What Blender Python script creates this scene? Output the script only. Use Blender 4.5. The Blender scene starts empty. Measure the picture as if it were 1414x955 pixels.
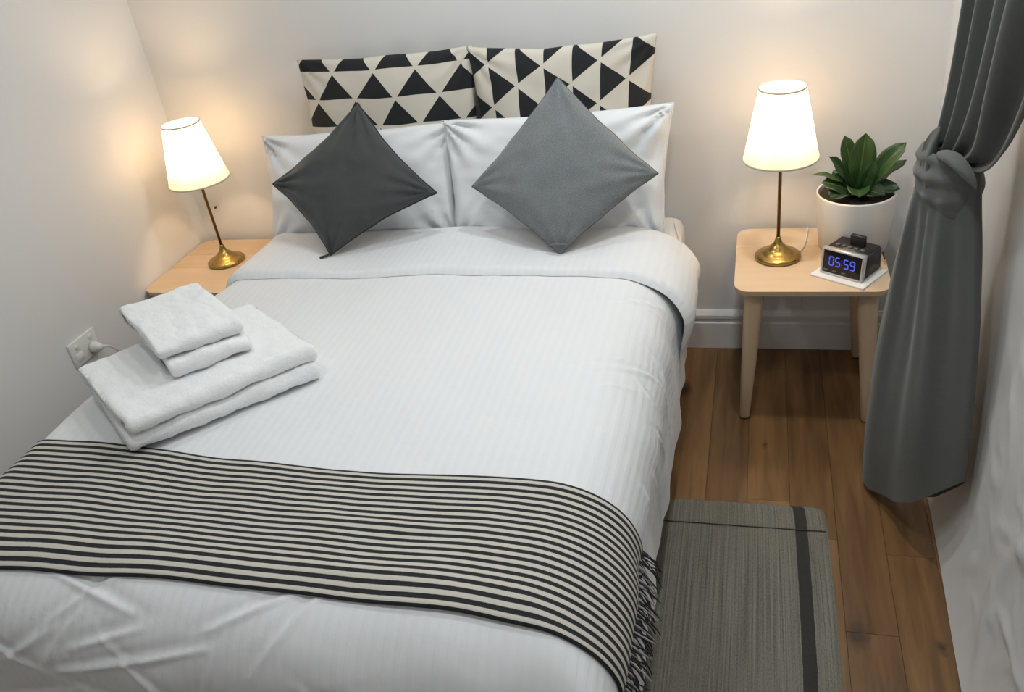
import bpy, bmesh, math, random
from mathutils import Vector, Matrix, noise
random.seed(7)
S = bpy.context.scene
COL = S.collection
PI = math.pi

# ------------------------------------------------------------------ camera
W_PX = 1414.0
CAM = Vector((1.1737, -2.8789, 1.8166))
yaw, pitch, roll, FPX = -0.3247, 0.5436, -0.1556, 1188.46
fw = Vector((math.sin(yaw)*math.cos(pitch), math.cos(yaw)*math.cos(pitch), -math.sin(pitch)))
r0 = Vector((math.cos(yaw), -math.sin(yaw), 0)); u0 = r0.cross(fw)
rt = math.cos(roll)*r0 + math.sin(roll)*u0
up = -math.sin(roll)*r0 + math.cos(roll)*u0
cd = bpy.data.cameras.new('camera'); cam = bpy.data.objects.new('camera', cd); COL.objects.link(cam)
cd.sensor_width = 36.0; cd.sensor_fit = 'HORIZONTAL'; cd.lens = FPX/W_PX*36.0
cd.clip_start = 0.02
M = Matrix((rt, up, -fw)).transposed().to_4x4(); M.translation = CAM
cam.matrix_world = M
S.camera = cam

# ------------------------------------------------------------------ world, ceiling lights, exposure
w = bpy.data.worlds.new('world'); S.world = w; w.use_nodes = True
w.node_tree.nodes['Background'].inputs[0].default_value = (0.6, 0.65, 0.7, 1)
w.node_tree.nodes['Background'].inputs[1].default_value = 0.15
ZC = 2.45
def downlight(x, y, power, size=0.10):
    ld = bpy.data.lights.new('downlight', 'AREA'); ld.shape = 'DISK'; ld.size = size
    ld.energy = power; ld.color = (0.92, 0.975, 0.985)
    o = bpy.data.objects.new('downlight', ld); COL.objects.link(o); o.location = (x, y, ZC-0.03)
    return o
DL = [(1.16, -0.64, 15), (1.08, -1.72, 10), (0.22, -0.50, 7.5), (0.00, -1.72, 6.5), (0.45, -3.1, 2.5)]
for a in DL: downlight(*a)
LAMP_STRENGTH = 235.0
S.view_settings.view_transform = 'Standard'
S.view_settings.look = 'None'
S.view_settings.gamma = 1.0
S.view_settings.use_curve_mapping = False
S.view_settings.exposure = -0.51

# ------------------------------------------------------------------ materials
def newmat(name):
    m = bpy.data.materials.new(name); m.use_nodes = True
    nt = m.node_tree; b = nt.nodes['Principled BSDF']
    return m, nt, b
def N(nt, t, **k):
    n = nt.nodes.new(t)
    for a, v in k.items():
        if a.startswith('i_'):
            key = a[2:]; key = int(key) if key.isdigit() else key
            n.inputs[key].default_value = v
        else: setattr(n, a, v)
    return n
def L(nt, a, b): nt.links.new(a, b)
def math_n(nt, op, a, b=None, c=None):
    n = nt.nodes.new('ShaderNodeMath'); n.operation = op
    for i, v in enumerate((a, b, c)):
        if v is None: continue
        if isinstance(v, (int, float)): n.inputs[i].default_value = v
        else: nt.links.new(v, n.inputs[i])
    return n.outputs[0]
def mixrgb(nt, fac, a, b):
    n = nt.nodes.new('ShaderNodeMix'); n.data_type = 'RGBA'
    for s, v in ((0, fac), (6, a), (7, b)):
        if isinstance(v, (int, float)): n.inputs[s].default_value = v
        elif isinstance(v, tuple): n.inputs[s].default_value = (*v, 1) if len(v) == 3 else v
        else: nt.links.new(v, n.inputs[s])
    return n.outputs[2]
def c4(c): return (c[0], c[1], c[2], 1)
def simple(name, col, rough=0.5, metal=0.0, nscale=0, namp=0.1, bump=0.0, bscale=200, sheen=0.0, coord='Object'):
    m, nt, b = newmat(name)
    b.inputs['Base Color'].default_value = c4(col); b.inputs['Roughness'].default_value = rough
    b.inputs['Metallic'].default_value = metal
    if sheen: b.inputs['Sheen Weight'].default_value = sheen
    tc = N(nt, 'ShaderNodeTexCoord')
    if nscale:
        n = N(nt, 'ShaderNodeTexNoise'); n.inputs['Scale'].default_value = nscale; n.inputs['Detail'].default_value = 5
        L(nt, tc.outputs[coord], n.inputs['Vector'])
        d = tuple(max(0, x*(1-namp)) for x in col); e = tuple(min(1, x*(1+namp)) for x in col)
        L(nt, mixrgb(nt, n.outputs[0], d, e), b.inputs['Base Color'])
    if bump:
        n = N(nt, 'ShaderNodeTexNoise'); n.inputs['Scale'].default_value = bscale; n.inputs['Detail'].default_value = 3
        L(nt, tc.outputs[coord], n.inputs['Vector'])
        bp = N(nt, 'ShaderNodeBump'); bp.inputs['Strength'].default_value = bump; bp.inputs['Distance'].default_value = 0.002
        L(nt, n.outputs[0], bp.inputs['Height']); L(nt, bp.outputs[0], b.inputs['Normal'])
    return m
MT = {}
MT['wall'] = simple('wall_paint', (0.775, 0.77, 0.765), 0.75, nscale=3, namp=0.012, bump=0.05, bscale=400)
MT['wall_l'] = MT['wall']
MT['ceil'] = simple('ceiling_paint', (0.82, 0.81, 0.80), 0.8, nscale=3, namp=0.01)
MT['skirt'] = simple('skirting_paint', (0.80, 0.79, 0.78), 0.45, nscale=5, namp=0.01)
MT['brass'] = simple('aged_brass', (0.40, 0.27, 0.09), 0.27, metal=1.0, nscale=30, namp=0.25)
MT['brass_dark'] = simple('dark_brass', (0.30, 0.20, 0.075), 0.35, metal=1.0, nscale=30, namp=0.2)
MT['white_cotton'] = simple('white_cotton', (0.80, 0.81, 0.825), 0.85, nscale=6, namp=0.015, bump=0.15, bscale=900, sheen=0.1)
MT['sheet_cream'] = simple('cream_sheet', (0.78, 0.74, 0.68), 0.85, nscale=6, namp=0.02, bump=0.2, bscale=600)
MT['terry'] = simple('white_terry', (0.89, 0.895, 0.90), 0.95, nscale=60, namp=0.03, bump=1.0, bscale=150, sheen=0.35)
MT['white_plastic'] = simple('white_plastic', (0.78, 0.77, 0.74), 0.4, nscale=8, namp=0.01)
MT['pot'] = simple('white_ceramic', (0.78, 0.76, 0.73), 0.35, nscale=8, namp=0.01)
MT['soil'] = simple('dark_soil', (0.025, 0.018, 0.012), 0.95, nscale=90, namp=0.6, bump=1.0, bscale=150)
MT['black_plastic'] = simple('black_plastic', (0.012, 0.012, 0.013), 0.45, nscale=20, namp=0.1)
MT['screen'] = simple('black_glass', (0.004, 0.005, 0.006), 0.12, nscale=5, namp=0.05)
MT['silver'] = simple('silver_plastic', (0.62, 0.61, 0.58), 0.32, metal=0.6, nscale=20, namp=0.04)
MT['button'] = simple('grey_buttons', (0.10, 0.10, 0.10), 0.5, nscale=20, namp=0.1)
MT['paper'] = simple('white_paper', (0.80, 0.79, 0.77), 0.7, nscale=10, namp=0.01)
MT['white_sheet'] = simple('white_sheeting', (0.72, 0.71, 0.70), 0.42, nscale=4, namp=0.03, bump=0.12, bscale=60)
MT['cord_white'] = simple('white_cord', (0.75, 0.72, 0.66), 0.5, nscale=10, namp=0.02)
MT['dark_felt'] = simple('dark_felt_foot', (0.03, 0.022, 0.015), 0.9, nscale=40, namp=0.2)
MT['hook'] = simple('dark_nail', (0.10, 0.07, 0.05), 0.5, nscale=40, namp=0.2)
MT['base_fabric'] = simple('bed_base_fabric', (0.20, 0.19, 0.18), 0.9, nscale=50, namp=0.1)

def emis(name, col, s):
    m, nt, b = newmat(name)
    b.inputs['Base Color'].default_value = c4(col)
    b.inputs['Emission Color'].default_value = c4(col); b.inputs['Emission Strength'].default_value = s
    return m
MT['bulb'] = emis('lit_bulb', (1.0, 0.70, 0.40), LAMP_STRENGTH)
MT['digits'] = emis('blue_digits', (0.10, 0.13, 0.9), 0.55)
MT['downlight'] = emis('downlight_glass', (1.0, 0.95, 0.9), 4)

# lampshade: thin cloth that lets light through
m, nt, b = newmat('lampshade_cloth')
nt.nodes.remove(b); out = nt.nodes['Material Output']
tr = N(nt, 'ShaderNodeBsdfTranslucent'); tr.inputs[0].default_value = (0.93, 0.86, 0.72, 1)
df = N(nt, 'ShaderNodeBsdfDiffuse'); df.inputs[0].default_value = (0.86, 0.83, 0.76, 1)
tc = N(nt, 'ShaderNodeTexCoord'); nn = N(nt, 'ShaderNodeTexNoise'); nn.inputs['Scale'].default_value = 300
L(nt, tc.outputs['Object'], nn.inputs['Vector'])
mx = N(nt, 'ShaderNodeMixShader')
L(nt, math_n(nt, 'MULTIPLY_ADD', nn.outputs[0], 0.04, 0.38), mx.inputs[0])
L(nt, tr.outputs[0], mx.inputs[1]); L(nt, df.outputs[0], mx.inputs[2]); L(nt, mx.outputs[0], out.inputs[0])
MT['shade'] = m
MT['shade_trim'] = simple('shade_trim', (0.72, 0.66, 0.54), 0.8, nscale=50, namp=0.05)

# wood: stretched noise along an axis, random per object
def wood(name, dark, light, axis=1, rough=0.45, scale=9.0, rnd=0.12, knots=False, stretch=0.09):
    m, nt, b = newmat(name)
    geo = N(nt, 'ShaderNodeNewGeometry'); oi = N(nt, 'ShaderNodeObjectInfo')
    mp = N(nt, 'ShaderNodeMapping'); sc = [1.0, 1.0, 1.0]; sc[axis] = stretch
    mp.inputs['Scale'].default_value = sc
    add = N(nt, 'ShaderNodeVectorMath', operation='MULTIPLY_ADD')
    cmb = N(nt, 'ShaderNodeCombineXYZ')
    for i in range(3): L(nt, math_n(nt, 'MULTIPLY', oi.outputs['Random'], 7.3+3*i), cmb.inputs[i])
    add.inputs[1].default_value = (1, 1, 1)
    L(nt, geo.outputs['Position'], add.inputs[0]); L(nt, cmb.outputs[0], add.inputs[2])
    L(nt, add.outputs[0], mp.inputs['Vector'])
    n1 = N(nt, 'ShaderNodeTexNoise'); n1.inputs['Scale'].default_value = scale*4; n1.inputs['Detail'].default_value = 6; n1.inputs['Distortion'].default_value = 0.6
    n2 = N(nt, 'ShaderNodeTexNoise'); n2.inputs['Scale'].default_value = scale; n2.inputs['Detail'].default_value = 4; n2.inputs['Distortion'].default_value = 1.2
    L(nt, mp.outputs[0], n1.inputs['Vector']); L(nt, mp.outputs[0], n2.inputs['Vector'])
    f = math_n(nt, 'ADD', math_n(nt, 'MULTIPLY', n1.outputs[0], 0.5), math_n(nt, 'MULTIPLY', n2.outputs[0], 0.5))
    f = math_n(nt, 'ADD', f, math_n(nt, 'MULTIPLY_ADD', oi.outputs['Random'], rnd*2, -rnd))
    rmp = N(nt, 'ShaderNodeMapRange'); rmp.inputs[1].default_value = 0.3; rmp.inputs[2].default_value = 0.7
    L(nt, f, rmp.inputs[0])
    colr = mixrgb(nt, rmp.outputs[0], dark, light)
    if knots:
        nd = N(nt, 'ShaderNodeTexNoise'); nd.inputs['Scale'].default_value = 30; nd.inputs['Detail'].default_value = 3
        L(nt, geo.outputs['Position'], nd.inputs['Vector'])
        vv = N(nt, 'ShaderNodeVectorMath', operation='MULTIPLY_ADD'); vv.inputs[1].default_value = (0.035, 0.05, 0.0)
        L(nt, nd.outputs[1], vv.inputs[0]); L(nt, geo.outputs['Position'], vv.inputs[2])
        for kx, ky, kr_ in KNOTS:
            df_ = N(nt, 'ShaderNodeVectorMath', operation='SUBTRACT'); L(nt, vv.outputs[0], df_.inputs[0]); df_.inputs[1].default_value = (kx+0.0175, ky+0.025, 0.0)
            sc_ = N(nt, 'ShaderNodeVectorMath', operation='MULTIPLY'); L(nt, df_.outputs[0], sc_.inputs[0]); sc_.inputs[1].default_value = (1.0, 0.6, 0.0)
            ln_ = N(nt, 'ShaderNodeVectorMath', operation='LENGTH'); L(nt, sc_.outputs[0], ln_.inputs[0])
            kr = N(nt, 'ShaderNodeMapRange'); kr.inputs[1].default_value = kr_*0.25; kr.inputs[2].default_value = kr_
            kr.inputs[3].default_value = 0.85; kr.inputs[4].default_value = 0.0
            L(nt, ln_.outputs['Value'], kr.inputs[0])
            colr = mixrgb(nt, kr.outputs[0], colr, (0.030, 0.016, 0.008))
    L(nt, colr, b.inputs['Base Color']); b.inputs['Roughness'].default_value = rough
    bp = N(nt, 'ShaderNodeBump'); bp.inputs['Strength'].default_value = 0.12; bp.inputs['Distance'].default_value = 0.002
    L(nt, n1.outputs[0], bp.inputs['Height']); L(nt, bp.outputs[0], b.inputs['Normal'])
    return m
KNOTS = [(1.425, -1.335, 0.036), (0.925, -0.31, 0.036), (1.613, -1.345, 0.020), (1.203, -0.60, 0.009), (0.62, -2.9, 0.03), (1.30, -2.4, 0.025)]
MT['oak'] = wood('oak_floor', (0.098, 0.045, 0.014), (0.265, 0.138, 0.050), axis=1, rough=0.42, knots=True, rnd=0.10)
MT['ash_top'] = wood('ash_veneer', (0.60, 0.43, 0.27), (0.70, 0.53, 0.36), axis=0, rough=0.5, scale=6, rnd=0.10)
MT['ash_leg'] = wood('ash_leg_wood', (0.50, 0.36, 0.23), (0.62, 0.47, 0.32), axis=2, rough=0.5, scale=6)

# duvet: white sateen with woven stripes (relief only)
m, nt, b = newmat('striped_sateen')
b.inputs['Base Color'].default_value = (0.80, 0.815, 0.835, 1); b.inputs['Roughness'].default_value = 0.62
b.inputs['Sheen Weight'].default_value = 0.12
uv = N(nt, 'ShaderNodeUVMap'); sp = N(nt, 'ShaderNodeSeparateXYZ'); L(nt, uv.outputs[0], sp.inputs[0])
st = math_n(nt, 'SINE', math_n(nt, 'MULTIPLY', sp.outputs[0], 2*PI/0.024))
st = math_n(nt, 'MULTIPLY_ADD', math_n(nt, 'TANH', math_n(nt, 'MULTIPLY', st, 2.0)), 0.5, 0.5)
L(nt, mixrgb(nt, st, (0.792, 0.80, 0.812), (0.805, 0.815, 0.83)), b.inputs['Base Color'])
L(nt, math_n(nt, 'MULTIPLY_ADD', st, -0.12, 0.68), b.inputs['Roughness'])
bp = N(nt, 'ShaderNodeBump'); bp.inputs['Strength'].default_value = 0.28; bp.inputs['Distance'].default_value = 0.0016
L(nt, st, bp.inputs['Height'])
nn = N(nt, 'ShaderNodeTexNoise'); nn.inputs['Scale'].default_value = 14; nn.inputs['Detail'].default_value = 3; nn.inputs['Distortion'].default_value = 0.4
L(nt, uv.outputs[0], nn.inputs['Vector'])
bp2 = N(nt, 'ShaderNodeBump'); bp2.inputs['Strength'].default_value = 0.25; bp2.inputs['Distance'].default_value = 0.01
L(nt, nn.outputs[0], bp2.inputs['Height']); L(nt, bp.outputs[0], bp2.inputs['Normal']); L(nt, bp2.outputs[0], b.inputs['Normal'])
MT['duvet'] = m

# throw: black and cream stripes running along the bed's width
THROW_W = 0.36; NSTR = 19
m, nt, b = newmat('striped_throw')
uv = N(nt, 'ShaderNodeUVMap'); sp = N(nt, 'ShaderNodeSeparateXYZ'); L(nt, uv.outputs[0], sp.inputs[0])
fr = math_n(nt, 'FRACT', math_n(nt, 'MULTIPLY', sp.outputs[1], NSTR))
tri = math_n(nt, 'ABSOLUTE', math_n(nt, 'SUBTRACT', fr, 0.5))
n0 = N(nt, 'ShaderNodeTexNoise'); n0.inputs['Scale'].default_value = 120; L(nt, uv.outputs[0], n0.inputs['Vector'])
tri = math_n(nt, 'ADD', tri, math_n(nt, 'MULTIPLY_ADD', n0.outputs[0], 0.06, -0.03))
mr = N(nt, 'ShaderNodeMapRange'); mr.inputs[1].default_value = 0.22; mr.inputs[2].default_value = 0.28
L(nt, tri, mr.inputs[0])
ed = math_n(nt, 'GREATER_THAN', math_n(nt, 'ABSOLUTE', math_n(nt, 'SUBTRACT', sp.outputs[1], 0.5)), 0.484)
fk = math_n(nt, 'MAXIMUM', mr.outputs[0], ed)
L(nt, mixrgb(nt, fk, (0.60, 0.565, 0.50), (0.018, 0.018, 0.02)), b.inputs['Base Color'])
b.inputs['Roughness'].default_value = 0.95
bp = N(nt, 'ShaderNodeBump'); bp.inputs['Strength'].default_value = 0.5; bp.inputs['Distance'].default_value = 0.003
L(nt, math_n(nt, 'ADD', math_n(nt, 'MULTIPLY', tri, -1.0), math_n(nt, 'MULTIPLY', n0.outputs[0], 0.2)), bp.inputs['Height']); L(nt, bp.outputs[0], b.inputs['Normal'])
MT['throw'] = m
MT['tassel_black'] = simple('black_yarn', (0.025, 0.025, 0.027), 0.95, nscale=300, namp=0.3)
MT['tassel_grey'] = simple('cream_yarn', (0.36, 0.345, 0.32), 0.95, nscale=300, namp=0.3)

# geometric triangle print
def tri_mat(name, rows, cols, vertical, ou=0.0, ov=0.0):
    m, nt, b = newmat(name)
    uv = N(nt, 'ShaderNodeUVMap'); sp = N(nt, 'ShaderNodeSeparateXYZ'); L(nt, uv.outputs[0], sp.inputs[0])
    U, V = sp.outputs[0], sp.outputs[1]
    if vertical: A, B = V, U      # triangles point along +U ; columns stacked along U
    else: A, B = U, V
    r = math_n(nt, 'MULTIPLY_ADD', B, rows, ov); rf = math_n(nt, 'FLOOR', r); fv = math_n(nt, 'FRACT', r)
    x = math_n(nt, 'ADD', math_n(nt, 'MULTIPLY_ADD', A, cols, ou), math_n(nt, 'MULTIPLY', rf, 0.5))
    fx = math_n(nt, 'MULTIPLY', math_n(nt, 'ABSOLUTE', math_n(nt, 'SUBTRACT', math_n(nt, 'FRACT', x), 0.5)), 2.0)
    a = math_n(nt, 'LESS_THAN', fx, math_n(nt, 'MULTIPLY_ADD', fv, -1.0, 0.93))
    g = math_n(nt, 'GREATER_THAN', fv, 0.04)
    f = math_n(nt, 'MULTIPLY', a, g)
    n0 = N(nt, 'ShaderNodeTexNoise'); n0.inputs['Scale'].default_value = 250; L(nt, uv.outputs[0], n0.inputs['Vector'])
    cream = mixrgb(nt, n0.outputs[0], (0.60, 0.555, 0.475), (0.70, 0.655, 0.57))
    L(nt, mixrgb(nt, f, cream, (0.012, 0.013, 0.015)), b.inputs['Base Color']); b.inputs['Roughness'].default_value = 0.9
    bp = N(nt, 'ShaderNodeBump'); bp.inputs['Strength'].default_value = 0.25; bp.inputs['Distance'].default_value = 0.001
    L(nt, n0.outputs[0], bp.inputs['Height']); L(nt, bp.outputs[0], b.inputs['Normal'])
    return m
MT['tri_h'] = tri_mat('triangle_print_upright', 6.5, 4.11, False, 0.137, -0.045)
MT['tri_v'] = tri_mat('triangle_print_turned', 6.5, 4.4, True, 0.48, 0.31)

def weave(name, c1, c2, scale, rough=0.95, bump=0.5, coord='UV'):
    m, nt, b = newmat(name)
    tc = N(nt, 'ShaderNodeTexCoord')
    n1 = N(nt, 'ShaderNodeTexNoise'); n1.inputs['Scale'].default_value = scale; n1.inputs['Detail'].default_value = 2
    n2 = N(nt, 'ShaderNodeTexNoise'); n2.inputs['Scale'].default_value = 7; n2.inputs['Detail'].default_value = 3
    for n in (n1, n2): L(nt, tc.outputs[coord], n.inputs['Vector'])
    f = math_n(nt, 'ADD', math_n(nt, 'MULTIPLY', n1.outputs[0], 0.75), math_n(nt, 'MULTIPLY', n2.outputs[0], 0.25))
    mr = N(nt, 'ShaderNodeMapRange'); mr.inputs[1].default_value = 0.36; mr.inputs[2].default_value = 0.64; L(nt, f, mr.inputs[0])
    L(nt, mixrgb(nt, mr.outputs[0], c1, c2), b.inputs['Base Color']); b.inputs['Roughness'].default_value = rough
    b.inputs['Sheen Weight'].default_value = 0.15
    bp = N(nt, 'ShaderNodeBump'); bp.inputs['Strength'].default_value = bump; bp.inputs['Distance'].default_value = 0.0015
    L(nt, n1.outputs[0], bp.inputs['Height']); L(nt, bp.outputs[0], b.inputs['Normal'])
    return m
MT['charcoal'] = weave('charcoal_cotton', (0.049, 0.053, 0.053), (0.066, 0.071, 0.070), 160)
MT['grey_knit'] = weave('mid_grey_knit', (0.145, 0.158, 0.164), (0.225, 0.242, 0.25), 110)
MT['piping_dark'] = simple('charcoal_piping', (0.035, 0.037, 0.04), 0.9, nscale=200, namp=0.1)
MT['piping_grey'] = simple('grey_piping', (0.15, 0.16, 0.17), 0.9, nscale=200, namp=0.1)
MT['curtain'] = weave('grey_curtain', (0.098, 0.101, 0.094), (0.108, 0.111, 0.104), 60, rough=0.85, bump=0.15)

# rug: ribs along the length, speckled
m, nt, b = newmat('flatweave_rug')
uv = N(nt, 'ShaderNodeUVMap'); sp = N(nt, 'ShaderNodeSeparateXYZ'); L(nt, uv.outputs[0], sp.inputs[0])
mp = N(nt, 'ShaderNodeMapping'); mp.inputs['Scale'].default_value = (230, 2.0, 1); L(nt, uv.outputs[0], mp.inputs['Vector'])
n1 = N(nt, 'ShaderNodeTexNoise'); n1.inputs['Scale'].default_value = 1.0; n1.inputs['Detail'].default_value = 2; L(nt, mp.outputs[0], n1.inputs['Vector'])
mp2 = N(nt, 'ShaderNodeMapping'); mp2.inputs['Scale'].default_value = (420, 160, 1); L(nt, uv.outputs[0], mp2.inputs['Vector'])
n2 = N(nt, 'ShaderNodeTexNoise'); n2.inputs['Scale'].default_value = 1.0; n2.inputs['Detail'].default_value = 2; L(nt, mp2.outputs[0], n2.inputs['Vector'])
f = math_n(nt, 'ADD', math_n(nt, 'MULTIPLY', n1.outputs[0], 0.6), math_n(nt, 'MULTIPLY', n2.outputs[0], 0.4))
mr = N(nt, 'ShaderNodeMapRange'); mr.inputs[1].default_value = 0.34; mr.inputs[2].default_value = 0.66; L(nt, f, mr.inputs[0])
colr = mixrgb(nt, mr.outputs[0], (0.095, 0.088, 0.068), (0.255, 0.24, 0.20))
dist = math_n(nt, 'ABSOLUTE', math_n(nt, 'SUBTRACT', sp.outputs[0], 1.303))
isst = math_n(nt, 'LESS_THAN', dist, 0.0165)
colr = mixrgb(nt, isst, colr, mixrgb(nt, n2.outputs[0], (0.022, 0.019, 0.016), (0.05, 0.045, 0.04)))
L(nt, colr, b.inputs['Base Color']); b.inputs['Roughness'].default_value = 0.95
bp = N(nt, 'ShaderNodeBump'); bp.inputs['Strength'].default_value = 0.6; bp.inputs['Distance'].default_value = 0.003
L(nt, n1.outputs[0], bp.inputs['Height']); L(nt, bp.outputs[0], b.inputs['Normal'])
MT['rug'] = m
MT['rug_hem'] = simple('rug_hem_thread', (0.06, 0.05, 0.04), 0.95, nscale=100, namp=0.3)

# leaf
m, nt, b = newmat('glossy_leaf')
uv = N(nt, 'ShaderNodeUVMap'); sp = N(nt, 'ShaderNodeSeparateXYZ'); L(nt, uv.outputs[0], sp.inputs[0])
mid = math_n(nt, 'ABSOLUTE', math_n(nt, 'SUBTRACT', sp.outputs[1], 0.5))
vein = math_n(nt, 'SINE', math_n(nt, 'MULTIPLY', math_n(nt, 'ADD', math_n(nt, 'MULTIPLY', sp.outputs[0], 1.0), math_n(nt, 'MULTIPLY', mid, -0.6)), 70))
oi = N(nt, 'ShaderNodeObjectInfo')
c = mixrgb(nt, oi.outputs['Random'], (0.008, 0.024, 0.009), (0.035, 0.085, 0.018))
c = mixrgb(nt, math_n(nt, 'MULTIPLY_ADD', vein, 0.06, 0.06), c, (0.10, 0.2, 0.06))
c = mixrgb(nt, math_n(nt, 'LESS_THAN', mid, 0.02), c, (0.10, 0.19, 0.06))
L(nt, c, b.inputs['Base Color']); b.inputs['Roughness'].default_value = 0.38
MT['leaf'] = m

# ------------------------------------------------------------------ helpers
def link(name, me, mat, parent=None, smooth=True):
    o = bpy.data.objects.new(name, me); COL.objects.link(o)
    if mat is not None and len(me.materials) == 0: me.materials.append(MT[mat] if isinstance(mat, str) else mat)
    if smooth:
        for p in me.polygons: p.use_smooth = True
    if parent is not None: o.parent = parent
    return o
def tag(o, label, cat, group=None):
    o['label'] = label; o['category'] = cat
    if group: o['group'] = group
    return o
def struct(o): o['kind'] = 'structure'; return o
def empty(name, loc=(0, 0, 0), rz=0.0):
    o = bpy.data.objects.new(name, None); COL.objects.link(o); o.location = loc; o.rotation_euler = (0, 0, rz)
    o.empty_display_size = 0.05
    return o
def bm_mesh(name, bm):
    bmesh.ops.recalc_face_normals(bm, faces=bm.faces[:])
    me = bpy.data.meshes.new(name); bm.to_mesh(me); bm.free(); return me
def bm_box(bm, x0, x1, y0, y1, z0, z1):
    v = [bm.verts.new(p) for p in ((x0,y0,z0),(x1,y0,z0),(x1,y1,z0),(x0,y1,z0),(x0,y0,z1),(x1,y0,z1),(x1,y1,z1),(x0,y1,z1))]
    fs = [(3,2,1,0),(4,5,6,7),(0,1,5,4),(1,2,6,5),(2,3,7,6),(3,0,4,7)]
    return [bm.faces.new([v[i] for i in f]) for f in fs]
def box_me(name, x0, x1, y0, y1, z0, z1, bev=0.0, seg=2):
    bm = bmesh.new(); bm_box(bm, x0, x1, y0, y1, z0, z1)
    if bev: bmesh.ops.bevel(bm, geom=bm.edges[:], offset=bev, segments=seg, affect='EDGES', profile=0.5)
    return bm_mesh(name, bm)
def lathe_me(name, prof, n=40, center=(0, 0, 0), cap=True):
    bm = bmesh.new(); rings = []
    for r, z in prof:
        if r < 1e-6: rings.append([bm.verts.new((center[0], center[1], center[2]+z))])
        else: rings.append([bm.verts.new((center[0]+r*math.cos(2*PI*i/n), center[1]+r*math.sin(2*PI*i/n), center[2]+z)) for i in range(n)])
    for a, b_ in zip(rings, rings[1:]):
        for i in range(n):
            j = (i+1) % n
            if len(a) == 1 and len(b_) == 1: continue
            if len(a) == 1: bm.faces.new((a[0], b_[j], b_[i]))
            elif len(b_) == 1: bm.faces.new((a[i], a[j], b_[0]))
            else: bm.faces.new((a[i], a[j], b_[j], b_[i]))
    if cap:
        for rg in (rings[0], rings[-1]):
            if len(rg) > 2:
                try: bm.faces.new(rg)
                except ValueError: pass
    return bm_mesh(name, bm)
def tube_me(name, pts, rad, n=8, taper=None):
    bm = bmesh.new(); rings = []; pts = [Vector(p) for p in pts]
    for i, p in enumerate(pts):
        t = (pts[min(i+1, len(pts)-1)] - pts[max(i-1, 0)]).normalized()
        a = Vector((0, 0, 1)) if abs(t.z) < 0.9 else Vector((1, 0, 0))
        e1 = t.cross(a).normalized(); e2 = t.cross(e1)
        rr = rad if taper is None else rad*taper[i]
        rings.append([bm.verts.new(p + rr*(math.cos(2*PI*k/n)*e1 + math.sin(2*PI*k/n)*e2)) for k in range(n)])
    for a, b_ in zip(rings, rings[1:]):
        for k in range(n): bm.faces.new((a[k], a[(k+1) % n], b_[(k+1) % n], b_[k]))
    bm.faces.new(rings[0]); bm.faces.new(rings[-1][::-1])
    return bm_mesh(name, bm)
def grid_me(name, P, nu, nv, UV=None, wrap_u=False):
    """P(i,j) -> point for i in 0..nu-1, j in 0..nv-1"""
    vs = [P(i, j) for i in range(nu) for j in range(nv)]
    fs = []
    for i in range(nu if wrap_u else nu-1):
        for j in range(nv-1):
            i2 = (i+1) % nu
            fs.append((i*nv+j, i2*nv+j, i2*nv+j+1, i*nv+j+1))
    me = bpy.data.meshes.new(name); me.from_pydata([tuple(v) for v in vs], [], fs); me.update()
    if UV:
        ul = me.uv_layers.new(name='UVMap')
        for lp in me.loops:
            vi = lp.vertex_index; ul.data[lp.index].uv = UV(vi//nv, vi % nv)
    return me
def bez(p, n):
    p = [Vector(q) for q in p]; out = []
    for i in range(n):
        t = i/(n-1); q = p[:]
        while len(q) > 1: q = [q[k].lerp(q[k+1], t) for k in range(len(q)-1)]
        out.append(q[0])
    return out
def sm(x): x = max(0.0, min(1.0, x)); return x*x*(3-2*x)
def nz(x, y, z=0.0): return noise.noise(Vector((x, y, z)))
def copy_tree(o, parent=None):
    c = o.copy(); COL.objects.link(c); c.parent = parent
    for ch in o.children: copy_tree(ch, c)
    return c

# ------------------------------------------------------------------ room
XL, XR, YB, YF = -1.054, 1.712, 0.0, -3.7
T = 0.1
struct(link('wall_back', box_me('wall_back', XL-T, XR+T, YB, YB+T, 0, ZC), 'wall', smooth=False))
struct(link('wall_left', box_me('wall_left', XL-T, XL, YF, YB, 0, ZC), 'wall_l', smooth=False))
struct(link('wall_right', box_me('wall_right', XR, XR+T, YF, YB, 0, ZC), 'wall', smooth=False))
struct(link('wall_front', box_me('wall_front', XL-T, XR+T, YF-T, YF, 0, ZC), 'wall', smooth=False))
struct(link('ceiling', box_me('ceiling', XL-T, XR+T, YF-T, YB+T, ZC, ZC+0.08), 'ceil', smooth=False))
floor = struct(link('floor', box_me('floor', XL-T, XR+T, YF-T, YB+T, -0.08, -0.012), 'dark_felt', smooth=False))
# planks: narrow oak strips laid along y
PWD = 0.1225; x = 1.032 - PWD*18; k = 0
rl = random.Random(3)
while x < XR:
    xa, xb = max(x, XL), min(x+PWD, XR)
    if xb-xa > 0.01:
        y = YB + rl.uniform(0.0, 0.9)
        if abs(x-1.1545) < 0.02: y = -0.86+1.1
        while y > YF:
            ln = rl.uniform(0.95, 1.35)
            if abs(x-1.1545) < 0.02 and y > 0: ln = 1.1
            y0, y1 = max(y-ln, YF), min(y, YB)
            if y1-y0 > 0.02:
                dz = rl.uniform(-0.0003, 0.0)
                me = box_me('plank', xa+0.0003, xb-0.0003, y0+0.0003, y1-0.0003, -0.012, dz, 0.0006, 1)
                link('plank', me, 'oak', floor, smooth=False)
            y -= ln
    x += PWD
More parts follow.
